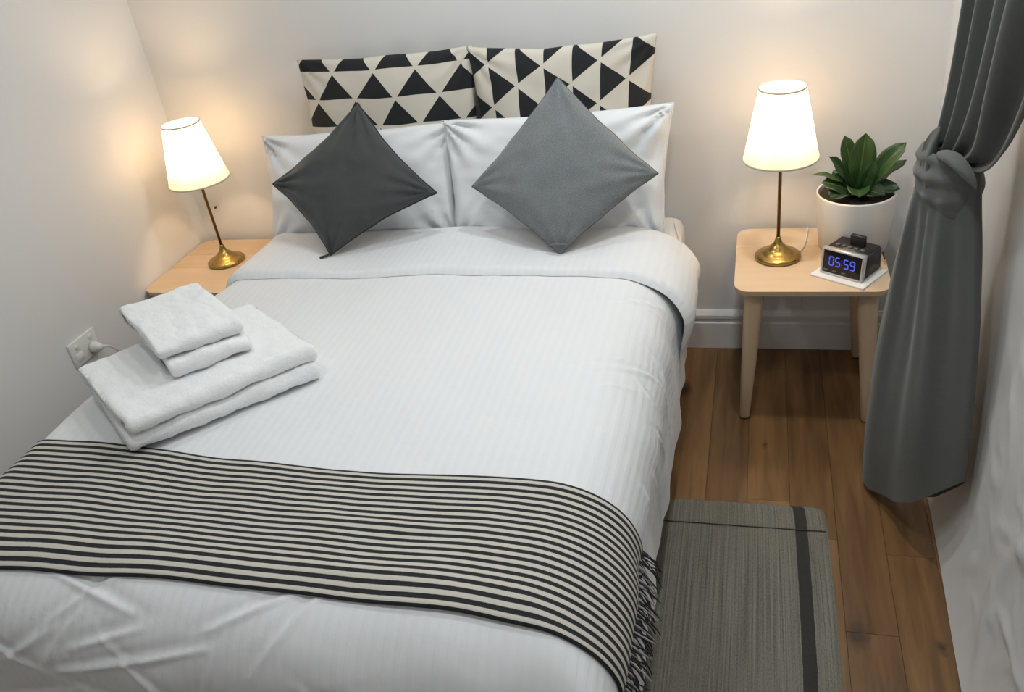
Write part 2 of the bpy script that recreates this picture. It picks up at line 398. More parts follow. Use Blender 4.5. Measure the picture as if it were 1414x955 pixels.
# skirting boards
def skirting(name, prof_pts, length, place):
    bm = bmesh.new(); a = [bm.verts.new(place(d, z, 0)) for d, z in prof_pts]; b_ = [bm.verts.new(place(d, z, length)) for d, z in prof_pts]
    n = len(a)
    for i in range(n): bm.faces.new((a[i], a[(i+1) % n], b_[(i+1) % n], b_[i]))
    bm.faces.new(a[::-1]); bm.faces.new(b_)
    return struct(link(name, bm_mesh(name, bm), 'skirt', smooth=False))
prof = [(0, 0), (0.018, 0), (0.018, 0.108), (0.0135, 0.113), (0.0135, 0.125), (0.018, 0.129), (0.018, 0.142), (0.012, 0.150), (0.006, 0.158), (0, 0.158)]
skirting('baseboard_back', prof, XR-XL, lambda d, z, s: (XL+s, YB-d, z))
skirting('baseboard_left', prof, -YF-0.02, lambda d, z, s: (XL+d, YB-0.02-s, z))
skirting('baseboard_right', prof, -YF-0.02, lambda d, z, s: (XR-d, YB-0.02-s, z))
# downlight fittings on the ceiling
ords = ['above the right bedside table', 'above the right side of the bed foot', 'above the pillows', 'above the towels and throw', 'behind the camera']
for (x, y, p), od in zip(DL, ords):
    e = empty('downlight_fitting', (x, y, ZC))
    tag(e, 'round white recessed ceiling downlight ' + od, 'downlight', 'recessed ceiling downlights')
    link('trim_ring', lathe_me('trim_ring', [(0.045, -0.001), (0.045, -0.012), (0.062, -0.010), (0.066, -0.001)], 32, cap=False), 'white_plastic', e)
    link('lens', lathe_me('lens', [(0, -0.004), (0.044, -0.004)], 32, cap=False), 'downlight', e)

# ------------------------------------------------------------------ bed base and mattress
XC = 0.17
bed = tag(empty('bed', (XC, -1.03, 0)), 'queen bed with cream fitted sheet under white duvet against back wall', 'bed')
def part_local(o, thing): o.matrix_parent_inverse = thing.matrix_world.inverted(); o.parent = thing; return o
bed_inv = Matrix.Translation(Vector((XC, -1.03, 0))).inverted()
def child_world(o, parent):
    o.parent = parent; o.matrix_parent_inverse = Matrix.LocRotScale(parent.location, parent.rotation_euler, parent.scale).inverted(); return o
child_world(link('bed_base', box_me('bed_base', -0.555, 0.905, -2.0, -0.03, 0.08, 0.30, 0.02, 3), 'base_fabric'), bed)
me = box_me('mattress', -0.56, 0.925, -2.02, -0.02, 0.30, 0.562, 0.045, 5)
for v in me.vertices:
    v.co.z += 0.004*nz(v.co.x*6, v.co.y*6)
child_world(link('mattress', me, 'sheet_cream'), bed)
# sheet tuck wrinkles on the visible corner
child_world(link('sheet_crease', tube_me('sheet_crease', bez([(0.893, -0.10, 0.561), (0.905, -0.16, 0.563), (0.925, -0.20, 0.55), (0.928, -0.24, 0.52)], 12), 0.005, 8, [math.sin(PI*i/11)*0.9+0.1 for i in range(12)]), 'sheet_cream'), bed)
child_world(link('sheet_crease', tube_me('sheet_crease', bez([(0.86, -0.22, 0.563), (0.90, -0.25, 0.566), (0.926, -0.26, 0.54), (0.928, -0.27, 0.48)], 12), 0.006, 8, [math.sin(PI*i/11)*0.9+0.1 for i in range(12)]), 'sheet_cream'), bed)
for sx in (-0.50, 0.85):
    for sy in (-1.92, -0.12):
        child_world(link('leg', lathe_me('leg', [(0.02, 0.0), (0.024, 0.005), (0.03, 0.078), (0.03, 0.085)], 16, (sx, sy, 0)), 'black_plastic'), bed)

# ------------------------------------------------------------------ duvet drape
ZT = 0.632
HR, RRx = 0.585, 0.195          # right half flat width, horizontal edge radius
YFLAT, RFy = -1.84, 0.19
crs = []
rc = random.Random(11)
for _ in range(20):             # creases around the foot of the bed
    cx = rc.uniform(-0.55, 0.45); cy = rc.uniform(1.90, 2.30); an = rc.choice((-1, 1))*rc.uniform(0.25, 1.25); ln = rc.uniform(0.06, 0.2)
    crs.append((cx-ln*math.cos(an), cy-ln*math.sin(an), cx+ln*math.cos(an), cy+ln*math.sin(an), rc.uniform(0.003, 0.0075)))
for _ in range(16):             # creases on the right hanging side
    cx = rc.uniform(0.66, 1.0); cy = rc.uniform(0.7, 1.5); an = rc.uniform(-0.5, 0.5); ln = rc.uniform(0.04, 0.13)
    crs.append((cx-ln*math.cos(an), cy-ln*math.sin(an), cx+ln*math.cos(an), cy+ln*math.sin(an), rc.uniform(0.003, 0.007)))
def crease(a, b):
    h = 0.0
    for x0, y0, x1, y1, amp in crs:
        if a < min(x0, x1)-0.05 or a > max(x0, x1)+0.05 or b < min(y0, y1)-0.05 or b > max(y0, y1)+0.05: continue
        dx, dy = x1-x0, y1-y0; l2 = dx*dx+dy*dy
        t = max(0, min(1, ((a-x0)*dx+(b-y0)*dy)/l2)); d = math.hypot(a-x0-t*dx, b-y0-t*dy)
        s = ((a-x0)*dy-(b-y0)*dx)/math.sqrt(l2)
        h += amp*math.sin(PI*(0.1+0.8*t))*(math.exp(-(d/0.006)**2) - 0.7*math.exp(-((s-0.016)/0.012)**2)*math.exp(-(max(0, d-0.03)/0.02)**2))
    return h
def edge(t, h, rx, rz):
    """horizontal position, drop, tilt for cloth distance t past flat half width h"""
    if t <= h: return t, 0.0, 0.0
    r = 0.5*(rx+rz); th = (t-h)/r
    if th <= PI/2: return h+rx*math.sin(th), rz*(1-math.cos(th)), th
    ex = (t-h)-r*PI/2
    return h+rx+0.02*ex, rz+ex, PI/2
def drape(a, b, off=0.0, bulge=0.0):
    """a: cloth distance from the bed's centre line, b: cloth distance from the back wall"""
    y = -b
    yy, db, tb = edge(b, -YFLAT, RFy, 0.17)
    if a >= 0:
        xx, da, ta = edge(a, HR, RRx+bulge, 0.16); X = XC+xx
    else:
        ext = 0.088*sm((b-0.5)/0.5)
        xx, da, ta = edge(-a, 0.632+ext, 0.095, 0.13); X = XC-xx
    d = (da**3+db**3)**(1/3)
    Z = ZT-d
    Y = -yy
    # surface normal approximation
    nx_ = math.sin(ta)*(1 if a >= 0 else -1); ny_ = -math.sin(tb); n_ = Vector((nx_, ny_, max(0.0, math.cos(ta)*math.cos(tb)))).normalized()
    h = 0.012*nz(a*2.2, b*2.2, 3.1) + 0.005*nz(a*6, b*6, 1.7)
    if ta > 0.5: h += 0.012*sm((ta-0.5)/1.0)*nz(b*9, a*3, 5.0)
    if tb > 0.5: h += 0.010*sm((tb-0.5)/1.0)*nz(a*8, b*3, 9.0)
    h += crease(a, b) if off == 0.0 else 0.0
    # gentle crown of the filling
    h += 0.014*math.cos(min(1, abs(a)/0.8)*PI/2)
    return Vector((X, Y, Z)) + n_*(h+off)
duvet = tag(empty('duvet', (XC, -1.2, ZT)), 'white striped sateen duvet covering the bed, folded back under the cushions', 'duvet')
nu, nv = 330, 390
A0, A1, B0, B1 = -1.02, 1.09, 0.40, 2.40
def pa(i): return A0+(A1-A0)*i/(nu-1)
def pb(j): return B0+(B1-B0)*j/(nv-1)
me = grid_me('duvet_cover', lambda i, j: drape(pa(i), pb(j)), nu, nv, lambda i, j: (pa(i), pb(j)))
child_world(link('duvet_cover', me, 'duvet'), duvet)
# folded back head of the duvet
nu2, nv2 = 170, 46
FA0, FA1 = -0.93, 0.985
def fold_pt(i, j):
    a = FA0+(FA1-FA0)*i/(nu2-1)
    t = j/(nv2-1)
    wob = 0.012*nz(a*4, 0.0, 7.7) + 0.006*nz(a*11, 2.0)
    front = 0.645+wob + 0.03*sm((a-0.6)/0.3)
    head = 0.335+0.010*nz(a*3, 5.0)
    th = 0.022
    if t < 0.16:     # rounded head end rising from the mattress
        ph = t/0.16*PI/2
        b_ = head+0.05*(1-math.sin(ph)); base = drape(a, head+0.05, 0.0, 0.03)
        p = drape(a, head+0.05*(1-math.sin(ph)), 1e-5, 0.028*sm((abs(a)-0.55)/0.2)*sm((FA1-a)/0.16) if a > 0 else 0.0)
        p.y = -(head+0.05-0.05*math.sin(ph)) if abs(a) < 0.6 else p.y
        tpr = 0.12+0.88*sm((FA1-a)/0.09); lift = th*tpr - 0.085*(1-math.sin(ph))*(1-sm((abs(a)-0.55)/0.2))
        n_ = Vector((0, 0, 1)) if abs(a) < 0.75 else Vector((math.copysign(0.6, a), 0, 0.3))
        return p + n_*lift
    s = (t-0.16)/0.84; b_ = head+ (front-head)*s
    d = (front-b_); o = th*math.sqrt(min(1, max(0, d)/0.022)) if d < 0.022 else th
    o += 0.004*math.sin(a*9+1)*sm(d/0.05)
    o = max(o, 0.0015)
    side = sm((abs(a)-0.55)/0.2)*sm((FA1-a)/0.16); o *= 0.12+0.88*sm((FA1-a)/0.09)
    return drape(a, b_, o+1e-5, 0.028*side if a > 0 else 0.0)
me = grid_me('fold_back', fold_pt, nu2, nv2, lambda i, j: (FA0+(FA1-FA0)*i/(nu2-1), j*0.0075))
child_world(link('fold_back', me, 'duvet'), duvet)

# ------------------------------------------------------------------ striped throw with tassels
throw = tag(empty('throw_blanket', (XC, -1.7, ZT)), 'black and cream striped throw with fringed end across the bed foot', 'blanket')
nu3, nv3 = 200, 40
TA0, TA1 = -0.92, 0.872
def throw_ab(i, j):
    a = TA0+(TA1-TA0)*i/(nu3-1); s = j/(nv3-1)
    b0 = 1.515+0.045*sm((a+0.7)/0.7)+0.010*nz(a*3, 1.0)
    b1 = 1.915-0.012*sm((a+0.6)/0.6)+0.010*nz(a*4, 9.0)
    bunch = 0.10*sm((a-0.45)/0.4)
    b1 += 0.6*bunch*0.3
    return a, b0+(b1-b0)*s
def throw_pt(i, j):
    a, b_ = throw_ab(i, j)
    rip = 0.004*math.sin(a*7+b_*9)*nz(a*2, b_*5, 4.0) + 0.006*math.exp(-((b_-1.70-0.02*math.sin(a*6))/0.02)**2)*math.exp(-((a-0.30)/0.16)**2)
    ridge = 0.005*math.exp(-((b_-1.85)/0.02)**2)*math.exp(-((a-0.30)/0.12)**2)
    return drape(a, b_, 0.007+abs(rip)+ridge)
me = grid_me('throw_cloth', throw_pt, nu3, nv3, lambda i, j: (TA0+(TA1-TA0)*i/(nu3-1), j/(nv3-1)))
o = child_world(link('throw_cloth', me, 'throw'), throw)
md = o.modifiers.new('thickness', 'SOLIDIFY'); md.thickness = 0.004; md.offset = 1.0
rt_ = random.Random(5)
NT = 84
for k in range(NT):
    j = (k+0.5)/NT*(nv3-1); jj = min(int(j), nv3-1)
    p = throw_pt(nu3-1, jj).lerp(throw_pt(nu3-1, min(jj+1, nv3-1)), j-int(j)); p.x += 0.003
    cl_ = math.sin(k*0.9)*0.012          # strands clump together
    q = Vector((p.x+rt_.uniform(0.012, 0.040), p.y+cl_+rt_.uniform(-0.018, 0.014), p.z-rt_.uniform(0.030, 0.068)))
    c1 = p.lerp(q, 0.45)+Vector((rt_.uniform(0.002, 0.010), rt_.uniform(-0.008, 0.008), rt_.uniform(0.0, 0.010)))
    pts = bez([p-Vector((0.004, 0, -0.008)), p, c1, q], 8)
    tp = [0.6, 1.0, 1.5, 0.9, 0.9, 1.0, 0.9, 0.45]
    child_world(link('tassel', tube_me('tassel', pts, rt_.uniform(0.0013, 0.0023), 5, tp), 'tassel_black' if (k//2) % 2 == 0 or rt_.random() < 0.25 else 'tassel_grey'), throw)

# ------------------------------------------------------------------ pillows and cushions
def pillow(name, TL, TR, BR, BL, half, pinch, mat, seed, wr=0.006, n=44, power=0.42, parent=None, back_scale=1.0):
    TL, TR, BR, BL = [Vector(p) for p in (TL, TR, BR, BL)]
    nrm = ((TR-BL).cross(TL-BR)).normalized()
    if nrm.dot(CAM-(TL+BR)/2) < 0: nrm = -nrm
    wid = ((TR-TL).length+(BR-BL).length)/2; hei = ((TL-BL).length+(TR-BR).length)/2
    def base(u, v):
        u2 = u*(1-pinch*(1-v*v))+0.022*nz(v*2.6+seed*5, u*1.2, seed)*(1-v*v); v2 = v*(1-pinch*(1-u*u))+0.022*nz(u*2.6-seed*3, v*1.2, seed+9)*(1-u*u)
        s, t = (u2+1)/2, (v2+1)/2
        return BL.lerp(BR, s).lerp(TL.lerp(TR, s), t)
    def hgt(u, v): return half*(max(0, (1-u*u))*max(0, (1-v*v)))**power
    def wrk(u, v):
        d = 0.0
        for ci, (cu, cv) in enumerate(((-1, -1), (1, -1), (1, 1), (-1, 1))):
            dx, dy = (u-cu)*wid/2, (v-cv)*hei/2; r = math.hypot(dx, dy); th = math.atan2(dy*-cv, dx*-cu)
            d += wr*math.exp(-(r/0.13)**2)*min(1, r/0.02)*math.sin(th*13+seed*2.1+ci*1.7)*1.2
        d += wr*0.9*nz(u*2.2+seed, v*2.2, seed) + wr*0.35*nz(u*6, v*6+seed, 2.0)
        return d*min(1, hgt(u, v)/(0.35*half))
    vs, fs, idx = [], [], {}
    def pt(i, j, side):
        u = -math.cos(PI*i/n); v = -math.cos(PI*j/n)
        u = 0.5*u+0.5*(2*i/n-1); v = 0.5*v+0.5*(2*j/n-1)
        h = hgt(u, v)
        if side > 0: return base(u, v)+nrm*(h+wrk(u, v))
        return base(u, v)-nrm*(h*back_scale)
    uvs = []
    for side in (1, -1):
        for i in range(n+1):
            for j in range(n+1):
                onb = i in (0, n) or j in (0, n)
                if onb and side < 0: idx[(i, j, side)] = idx[(i, j, 1)]; continue
                idx[(i, j, side)] = len(vs); vs.append(pt(i, j, side))
                u = 0.5*-math.cos(PI*i/n)+0.5*(2*i/n-1); v = 0.5*-math.cos(PI*j/n)+0.5*(2*j/n-1)
                uvs.append(((u+1)/2, (v+1)/2))
    for side in (1, -1):
        for i in range(n):
            for j in range(n):
                q = [idx[(i, j, side)], idx[(i+1, j, side)], idx[(i+1, j+1, side)], idx[(i, j+1, side)]]
                fs.append(q if side > 0 else q[::-1])
    me = bpy.data.meshes.new(name); me.from_pydata([tuple(v) for v in vs], [], fs); me.update()
    ul = me.uv_layers.new(name='UVMap')
    for lp in me.loops: ul.data[lp.index].uv = uvs[lp.vertex_index]
    bm = bmesh.new(); bm.from_mesh(me); bmesh.ops.recalc_face_normals(bm, faces=bm.faces[:]); bm.to_mesh(me); bm.free()
    rim = [vs[idx[(i, 0, 1)]] for i in range(n)]+[vs[idx[(n, j, 1)]] for j in range(n)]+[vs[idx[(n-i, n, 1)]] for i in range(n)]+[vs[idx[(0, n-j, 1)]] for j in range(n)]
    return me, rim
def ring_tube(name, pts, rad, n=6):
    bm = bmesh.new(); m_ = len(pts); rings = []
    for i, p in enumerate(pts):
        t = (pts[(i+1) % m_]-pts[i-1]).normalized(); a = Vector((0, 1, 0.2)).normalized()
        e1 = t.cross(a)
        e1 = e1.normalized() if e1.length > 1e-4 else Vector((1, 0, 0))
        e2 = t.cross(e1)
        rings.append([bm.verts.new(p+rad*(math.cos(2*PI*k/n)*e1+math.sin(2*PI*k/n)*e2)) for k in range(n)])
    for i in range(m_):
        a, b_ = rings[i], rings[(i+1) % m_]
        for k in range(n): bm.faces.new((a[k], a[(k+1) % n], b_[(k+1) % n], b_[k]))
    return bm_mesh(name, bm)
def add_pillow(name, label, cat, group, corners, half, pinch, mat, seed, wr, seam=None, seamr=0.003, **kw):
    ctr = sum((Vector(c) for c in corners), Vector())/4
    e = empty(name, (ctr.x, ctr.y, min(c[2] for c in corners)))
    tag(e, label, cat, group)
    me, rim = pillow('cover', *corners, half, pinch, mat, seed, wr, **kw)
    child_world(link('cover', me, mat), e)
    if seam: child_world(link('seam', ring_tube('seam', rim, seamr), seam), e)
    return e
add_pillow('patterned_cushion', 'black and cream triangle cushion standing against the wall behind left white pillow', 'cushion', 'triangle print cushions',
    ((-0.400, -0.062, 1.200), (0.252, -0.062, 1.200), (0.248, -0.145, 0.59), (-0.385, -0.145, 0.59)), 0.062, 0.035, 'tri_h', 1, 0.007)
add_pillow('patterned_cushion', 'black and cream cushion with sideways triangles standing behind right white pillow', 'cushion', 'triangle print cushions',
    ((0.232, -0.070, 1.200), (0.860, -0.062, 1.192), (0.838, -0.145, 0.59), (0.240, -0.150, 0.59)), 0.062, 0.07, 'tri_v', 2, 0.008)
add_pillow('bed_pillow', 'white cotton pillow standing behind the dark charcoal cushion', 'pillow', 'white bed pillows',
    ((-0.558, -0.165, 0.968), (0.190, -0.165, 0.980), (0.180, -0.300, 0.572), (-0.560, -0.300, 0.572)), 0.068, 0.045, 'white_cotton', 3, 0.014, 'white_cotton', 0.002)
add_pillow('bed_pillow', 'white cotton pillow standing behind the light grey cushion', 'pillow', 'white bed pillows',
    ((0.150, -0.195, 0.995), (0.915, -0.180, 1.004), (0.885, -0.325, 0.572), (0.165, -0.330, 0.572)), 0.068, 0.045, 'white_cotton', 4, 0.016, 'white_cotton', 0.002)
c1 = add_pillow('scatter_cushion', 'dark charcoal square cushion set on its corner on the left', 'cushion', 'plain grey cushions set on a corner',
    ((-0.430, -0.385, 0.868), (-0.106, -0.265, 1.092), (0.160, -0.385, 0.815), (-0.205, -0.520, 0.662)), 0.062, 0.085, 'charcoal', 5, 0.007, 'piping_dark', 0.003)
child_world(link('zip_pull', tube_me('zip_pull', bez([(-0.205, -0.523, 0.668), (-0.212, -0.535, 0.666), (-0.222, -0.538, 0.664), (-0.235, -0.540, 0.663)], 6), 0.004, 6), 'piping_dark'), c1)
c2 = add_pillow('scatter_cushion', 'light grey textured square cushion set on its corner on the right', 'cushion', 'plain grey cushions set on a corner',
    ((0.287, -0.395, 0.836), (0.574, -0.262, 1.128), (0.880, -0.380, 0.851), (0.585, -0.530, 0.658)), 0.065, 0.045, 'grey_knit', 6, 0.005, 'piping_grey', 0.0022)
child_world(link('corner_fold', tube_me('corner_fold', bez([(0.552, -0.527, 0.687), (0.566, -0.544, 0.700), (0.604, -0.544, 0.700), (0.616, -0.527, 0.687)], 10), 0.0032, 6), 'piping_grey'), c2)

# ------------------------------------------------------------------ towels
def towel(name, length, width, thick, seed, skew=0.0):
    """folded double; fold along local x at y=0, open edge at y=width; thick = whole height"""
    t = thick/2.0; hl = t*0.93
    cl = []
    n1 = 34
    rr = t/2
    for i in range(n1+1): cl.append((width+0.006*math.sin(seed) - (width-rr)*i/n1, t/2))
    for k in range(1, 8):
        ph = -PI/2+PI*k/8
        cl.append((rr-rr*math.cos(ph), t+rr*math.sin(ph)))
    for i in range(n1+1): cl.append((rr+(width-rr)*i/n1, t*1.5))
    # outline of the strip
    def outline(h):
        Lf, Rg = [], []
        for i, (y, z) in enumerate(cl):
            y0, z0 = cl[max(i-1, 0)]; y1, z1 = cl[min(i+1, len(cl)-1)]
            dy, dz = y1-y0, z1-z0; l = math.hypot(dy, dz)+1e-9
            ny, nz_ = dz/l, -dy/l
            Lf.append((y+ny*h, z+nz_*h)); Rg.append((y-ny*h, z-nz_*h))
        # rounded ends
        def capp(a, b_, c_, dirn):
            out = []
            for k in range(1, 5):
                ph = PI*k/5; cy, cz = (a[0]+b_[0])/2, (a[1]+b_[1])/2; r = math.hypot(a[0]-cy, a[1]-cz)
                out.append((cy+dirn*0.8*r*math.sin(ph), cz+(a[1]-cz)*math.cos(ph)))
            return out
        return Lf+capp(Lf[-1], Rg[-1], None, 1)+Rg[::-1]+capp(Rg[0], Lf[0], None, 1)
    nx = 60; rings = []
    bm = bmesh.new()
    for i in range(nx+1):
        s = i/nx; x = length*s
        e = min(s, 1-s)*length; rd = math.sqrt(max(0.0, 1-(1-min(1, e/0.018))**2)) if e < 0.018 else 1.0
        h = hl/2*(0.55+0.45*rd)
        pr = outline(h)
        ring = []
        for (y, z) in pr:
            d = 0.007*nz(x*9, y*9, z*30+seed*3)+0.004*nz(x*28, y*28, z*50+seed)+0.002*nz(x*80, y*80, z*80)
            zz = z*(1-0.05*math.cos(x*7+seed)*0.5) + d
            yy = y + 0.008*nz(x*6, z*20, seed+4.0)
            ring.append(bm.verts.new((x+skew*y/width+0.006*nz(y*8, z*30, seed), yy, max(zz, 0.001))))
        rings.append(ring)
    m_ = len(rings[0])
    for a, b_ in zip(rings, rings[1:]):
        for k in range(m_): bm.faces.new((a[k], a[(k+1) % m_], b_[(k+1) % m_], b_[k]))
    f1 = bm.faces.new(rings[0]); f2 = bm.faces.new(rings[-1][::-1])
    bmesh.ops.triangulate(bm, faces=[f1, f2])
    return bm_mesh(name, bm)
ANG = math.atan2(0.714, 0.700)
def put_towel(name, label, loc, ang, L_, W_, T_, seed, group, skew):
    e = empty(name, loc, ang); tag(e, label, 'towel', group)
    link('folded_cloth', towel('folded_cloth', L_, W_, T_, seed, skew), 'terry', e)
    # woven band near the open end
    return e
TZ = 0.655
put_towel('bath_towel', 'folded white bath towel lying directly on the duvet, bottom of the stack', (-0.262, -1.560, TZ-0.004), ANG-0.02, 0.485, 0.355, 0.046, 1.0, 'folded white bath towels', -0.045)
put_towel('bath_towel', 'large folded white bath towel with two small towels on top of it', (-0.252, -1.552, TZ+0.043), ANG+0.01, 0.480, 0.365, 0.046, 2.3, 'folded white bath towels', -0.055)
put_towel('hand_towel', 'small folded white towel between the big towel and the topmost one', (-0.228, -1.380, TZ+0.091), ANG-0.03, 0.205, 0.290, 0.044, 3.7, 'small folded white towels', -0.02)
put_towel('hand_towel', 'small folded white towel on the very top of the stack', (-0.250, -1.375, TZ+0.137), ANG-0.01, 0.215, 0.300, 0.046, 4.4, 'small folded white towels', -0.035)

# ------------------------------------------------------------------ bedside tables
def bedside(x0, y0, label):
    """x0,y0: front-left corner of the 0.455 top"""
    Wd = 0.455; H = 0.50; R = 0.05; TH = 0.018
    e = empty('bedside_table', (x0+Wd/2, y0+Wd/2, 0)); tag(e, label, 'side table', 'ash bedside tables')
    h = Wd/2
    def half_at(y):      # half width of the rounded square at depth y
        d = abs(y)-(h-R)
        return h if d <= 0 else h-R+math.sqrt(max(0, R*R-d*d))
    cuts = [-h, -h+0.205, -h+0.315, h]
    for k in range(3):
        a, b_ = cuts[k]+(0.0006 if k else 0), cuts[k+1]-(0.0006 if k < 2 else 0)
        ys = []
        n = 14
        ys = [a+(b_-a)*i/n for i in range(n+1)]
        if k == 0: ys = sorted(set([-h+R*(1-math.cos(PI/2*i/10)) for i in range(11)]+[a+R+(b_-a-R)*i/3 for i in range(1, 4)]))
        elif k == 2: ys = sorted(set([h-R*(1-math.cos(PI/2*i/10)) for i in range(11)]+[a+(b_-a-R)*i/3 for i in range(0, 3)]))
        else: ys = [a, b_]
        poly = [(-half_at(y), y) for y in ys]+[(half_at(y), y) for y in ys[::-1]]
        cl = []
        for p in poly:
            if not cl or (abs(p[0]-cl[-1][0])+abs(p[1]-cl[-1][1])) > 1e-5: cl.append(p)
        if abs(cl[0][0]-cl[-1][0])+abs(cl[0][1]-cl[-1][1]) < 1e-5: cl.pop()
        bm = bmesh.new(); top = [bm.verts.new((px, py, H)) for px, py in cl]; bot = [bm.verts.new((px*0.985, py*0.985 if abs(py) > h-0.06 else py, H-TH)) for px, py in cl]
        m_ = len(cl)
        bm.faces.new(top); bm.faces.new(bot[::-1])
        for i in range(m_): bm.faces.new((top[i], bot[i], bot[(i+1) % m_], top[(i+1) % m_]))
        bmesh.ops.recalc_face_normals(bm, faces=bm.faces[:])
        te = [ed for ed in bm.edges if all(v.co.z > H-0.001 for v in ed.verts)]
        bmesh.ops.bevel(bm, geom=te, offset=0.0012, segments=1, affect='EDGES')
        link('board', bm_mesh('board', bm), 'ash_top', e, smooth=False)
    for sx in (-1, 1):
        for sy in (-1, 1):
            bm = bmesh.new(); rings = []
            tx, ty = sx*(h-0.063), sy*(h-0.063); bx, by = sx*(h-0.035), sy*(h-0.033)
            for t in (0.0, 0.015, 0.3, 0.6, 0.9, 1.0):
                z = 0.004+(H-TH-0.004)*t; r = 0.0165+0.0145*t**0.85
                if t == 0.0: r -= 0.002
                cx, cy = bx+(tx-bx)*t, by+(ty-by)*t; ring = []
                for k in range(20):
                    ph = 2*PI*k/20; c_, s_ = math.cos(ph), math.sin(ph)
                    rr = r/((abs(c_)**3.2+abs(s_)**3.2)**(1/3.2))
                    ring.append(bm.verts.new((cx+rr*c_, cy+rr*s_, z)))
                rings.append(ring)
            for a, b_ in zip(rings, rings[1:]):
                for k in range(20): bm.faces.new((a[k], a[(k+1) % 20], b_[(k+1) % 20], b_[k]))
            bm.faces.new(rings[0][::-1]); bm.faces.new(rings[-1])
            lg = link('leg', bm_mesh('leg', bm), 'ash_leg', e)
            link('foot_pad', lathe_me('foot_pad', [(0.0145, 0.0), (0.0155, 0.004), (0.0, 0.0045)], 16, (bx, by, 0)), 'dark_felt', lg)
    for s in (-1, 1):
        link('apron', box_me('apron', -h+0.09, h-0.09, s*(h-0.075)-0.009, s*(h-0.075)+0.009, H-TH-0.03, H-TH, 0.001, 1), 'ash_leg', e, smooth=False)
    return e
bedside(1.1036, -0.483, 'light ash bedside table right of the bed holding lamp, plant and clock')
bedside(-1.050, -0.487, 'light ash bedside table left of the bed, mostly hidden by duvet')

# ------------------------------------------------------------------ lamps
def lamp(x, y, label, lean=0.0):
    e = empty('table_lamp', (x, y, 0.5)); tag(e, label, 'table lamp', 'brass table lamps')
    link('base', lathe_me('base', [(0, 0.0), (0.066, 0.0), (0.0715, 0.004), (0.0715, 0.010), (0.066, 0.015), (0.054, 0.019), (0.050, 0.0205), (0.045, 0.026), (0.036, 0.031), (0.032, 0.0325), (0.027, 0.040), (0.020, 0.046), (0.016, 0.049), (0.012, 0.058), (0.009, 0.068), (0.0075, 0.074), (0, 0.074)], 56), 'brass', e)
    link('stem', lathe_me('stem', [(0.0055, 0.07), (0.0055, 0.36), (0.009, 0.362), (0.009, 0.372), (0.0055, 0.374), (0.0055, 0.40)], 20), 'brass_dark', e)
    link('socket', lathe_me('socket', [(0.0, 0.395), (0.016, 0.395), (0.018, 0.40), (0.018, 0.435), (0.014, 0.44), (0.0, 0.44)], 24), 'brass_dark', e)
    link('bulb', lathe_me('bulb', [(0.010, 0.441), (0.013, 0.448), (0.022, 0.462), (0.0265, 0.475), (0.025, 0.488), (0.017, 0.499), (0.008, 0.503), (0, 0.504)], 24), 'bulb', e)
    zb, zt, rb, rtp = 0.338, 0.552, 0.111, 0.067
    nv_ = 12
    pr = [(rb+(rtp-rb)*i/nv_, zb+(zt-zb)*i/nv_) for i in range(nv_+1)]
    sh = link('shade', lathe_me('shade', pr, 64, cap=False), 'shade', e)
    for nm, r, z in (('rim', rb, zb), ('rim', rtp, zt)):
        link(nm, lathe_me('rim', [(r-0.0012, z-0.003), (r+0.0014, z-0.003), (r+0.0014, z+0.003), (r-0.0012, z+0.003), (r-0.0012, z-0.003)], 64, cap=False), 'shade_trim', sh)
    # spider fitting that carries the shade
    for k in range(3):
        a = 2*PI*k/3+0.3
        link('spoke', tube_me('spoke', [(0.012*math.cos(a), 0.012*math.sin(a), 0.405), (0.05*math.cos(a), 0.05*math.sin(a), 0.40), (0.097*math.cos(a), 0.097*math.sin(a), 0.405)], 0.0015, 6), 'brass_dark', e)
    e.rotation_euler = (0, lean, 0)
    return e
lamp(1.2358, -0.252, 'lit brass table lamp with white shade on right bedside table beside plant')
lamp(-0.826, -0.235, 'lit brass table lamp with white shade on left bedside table near corner')

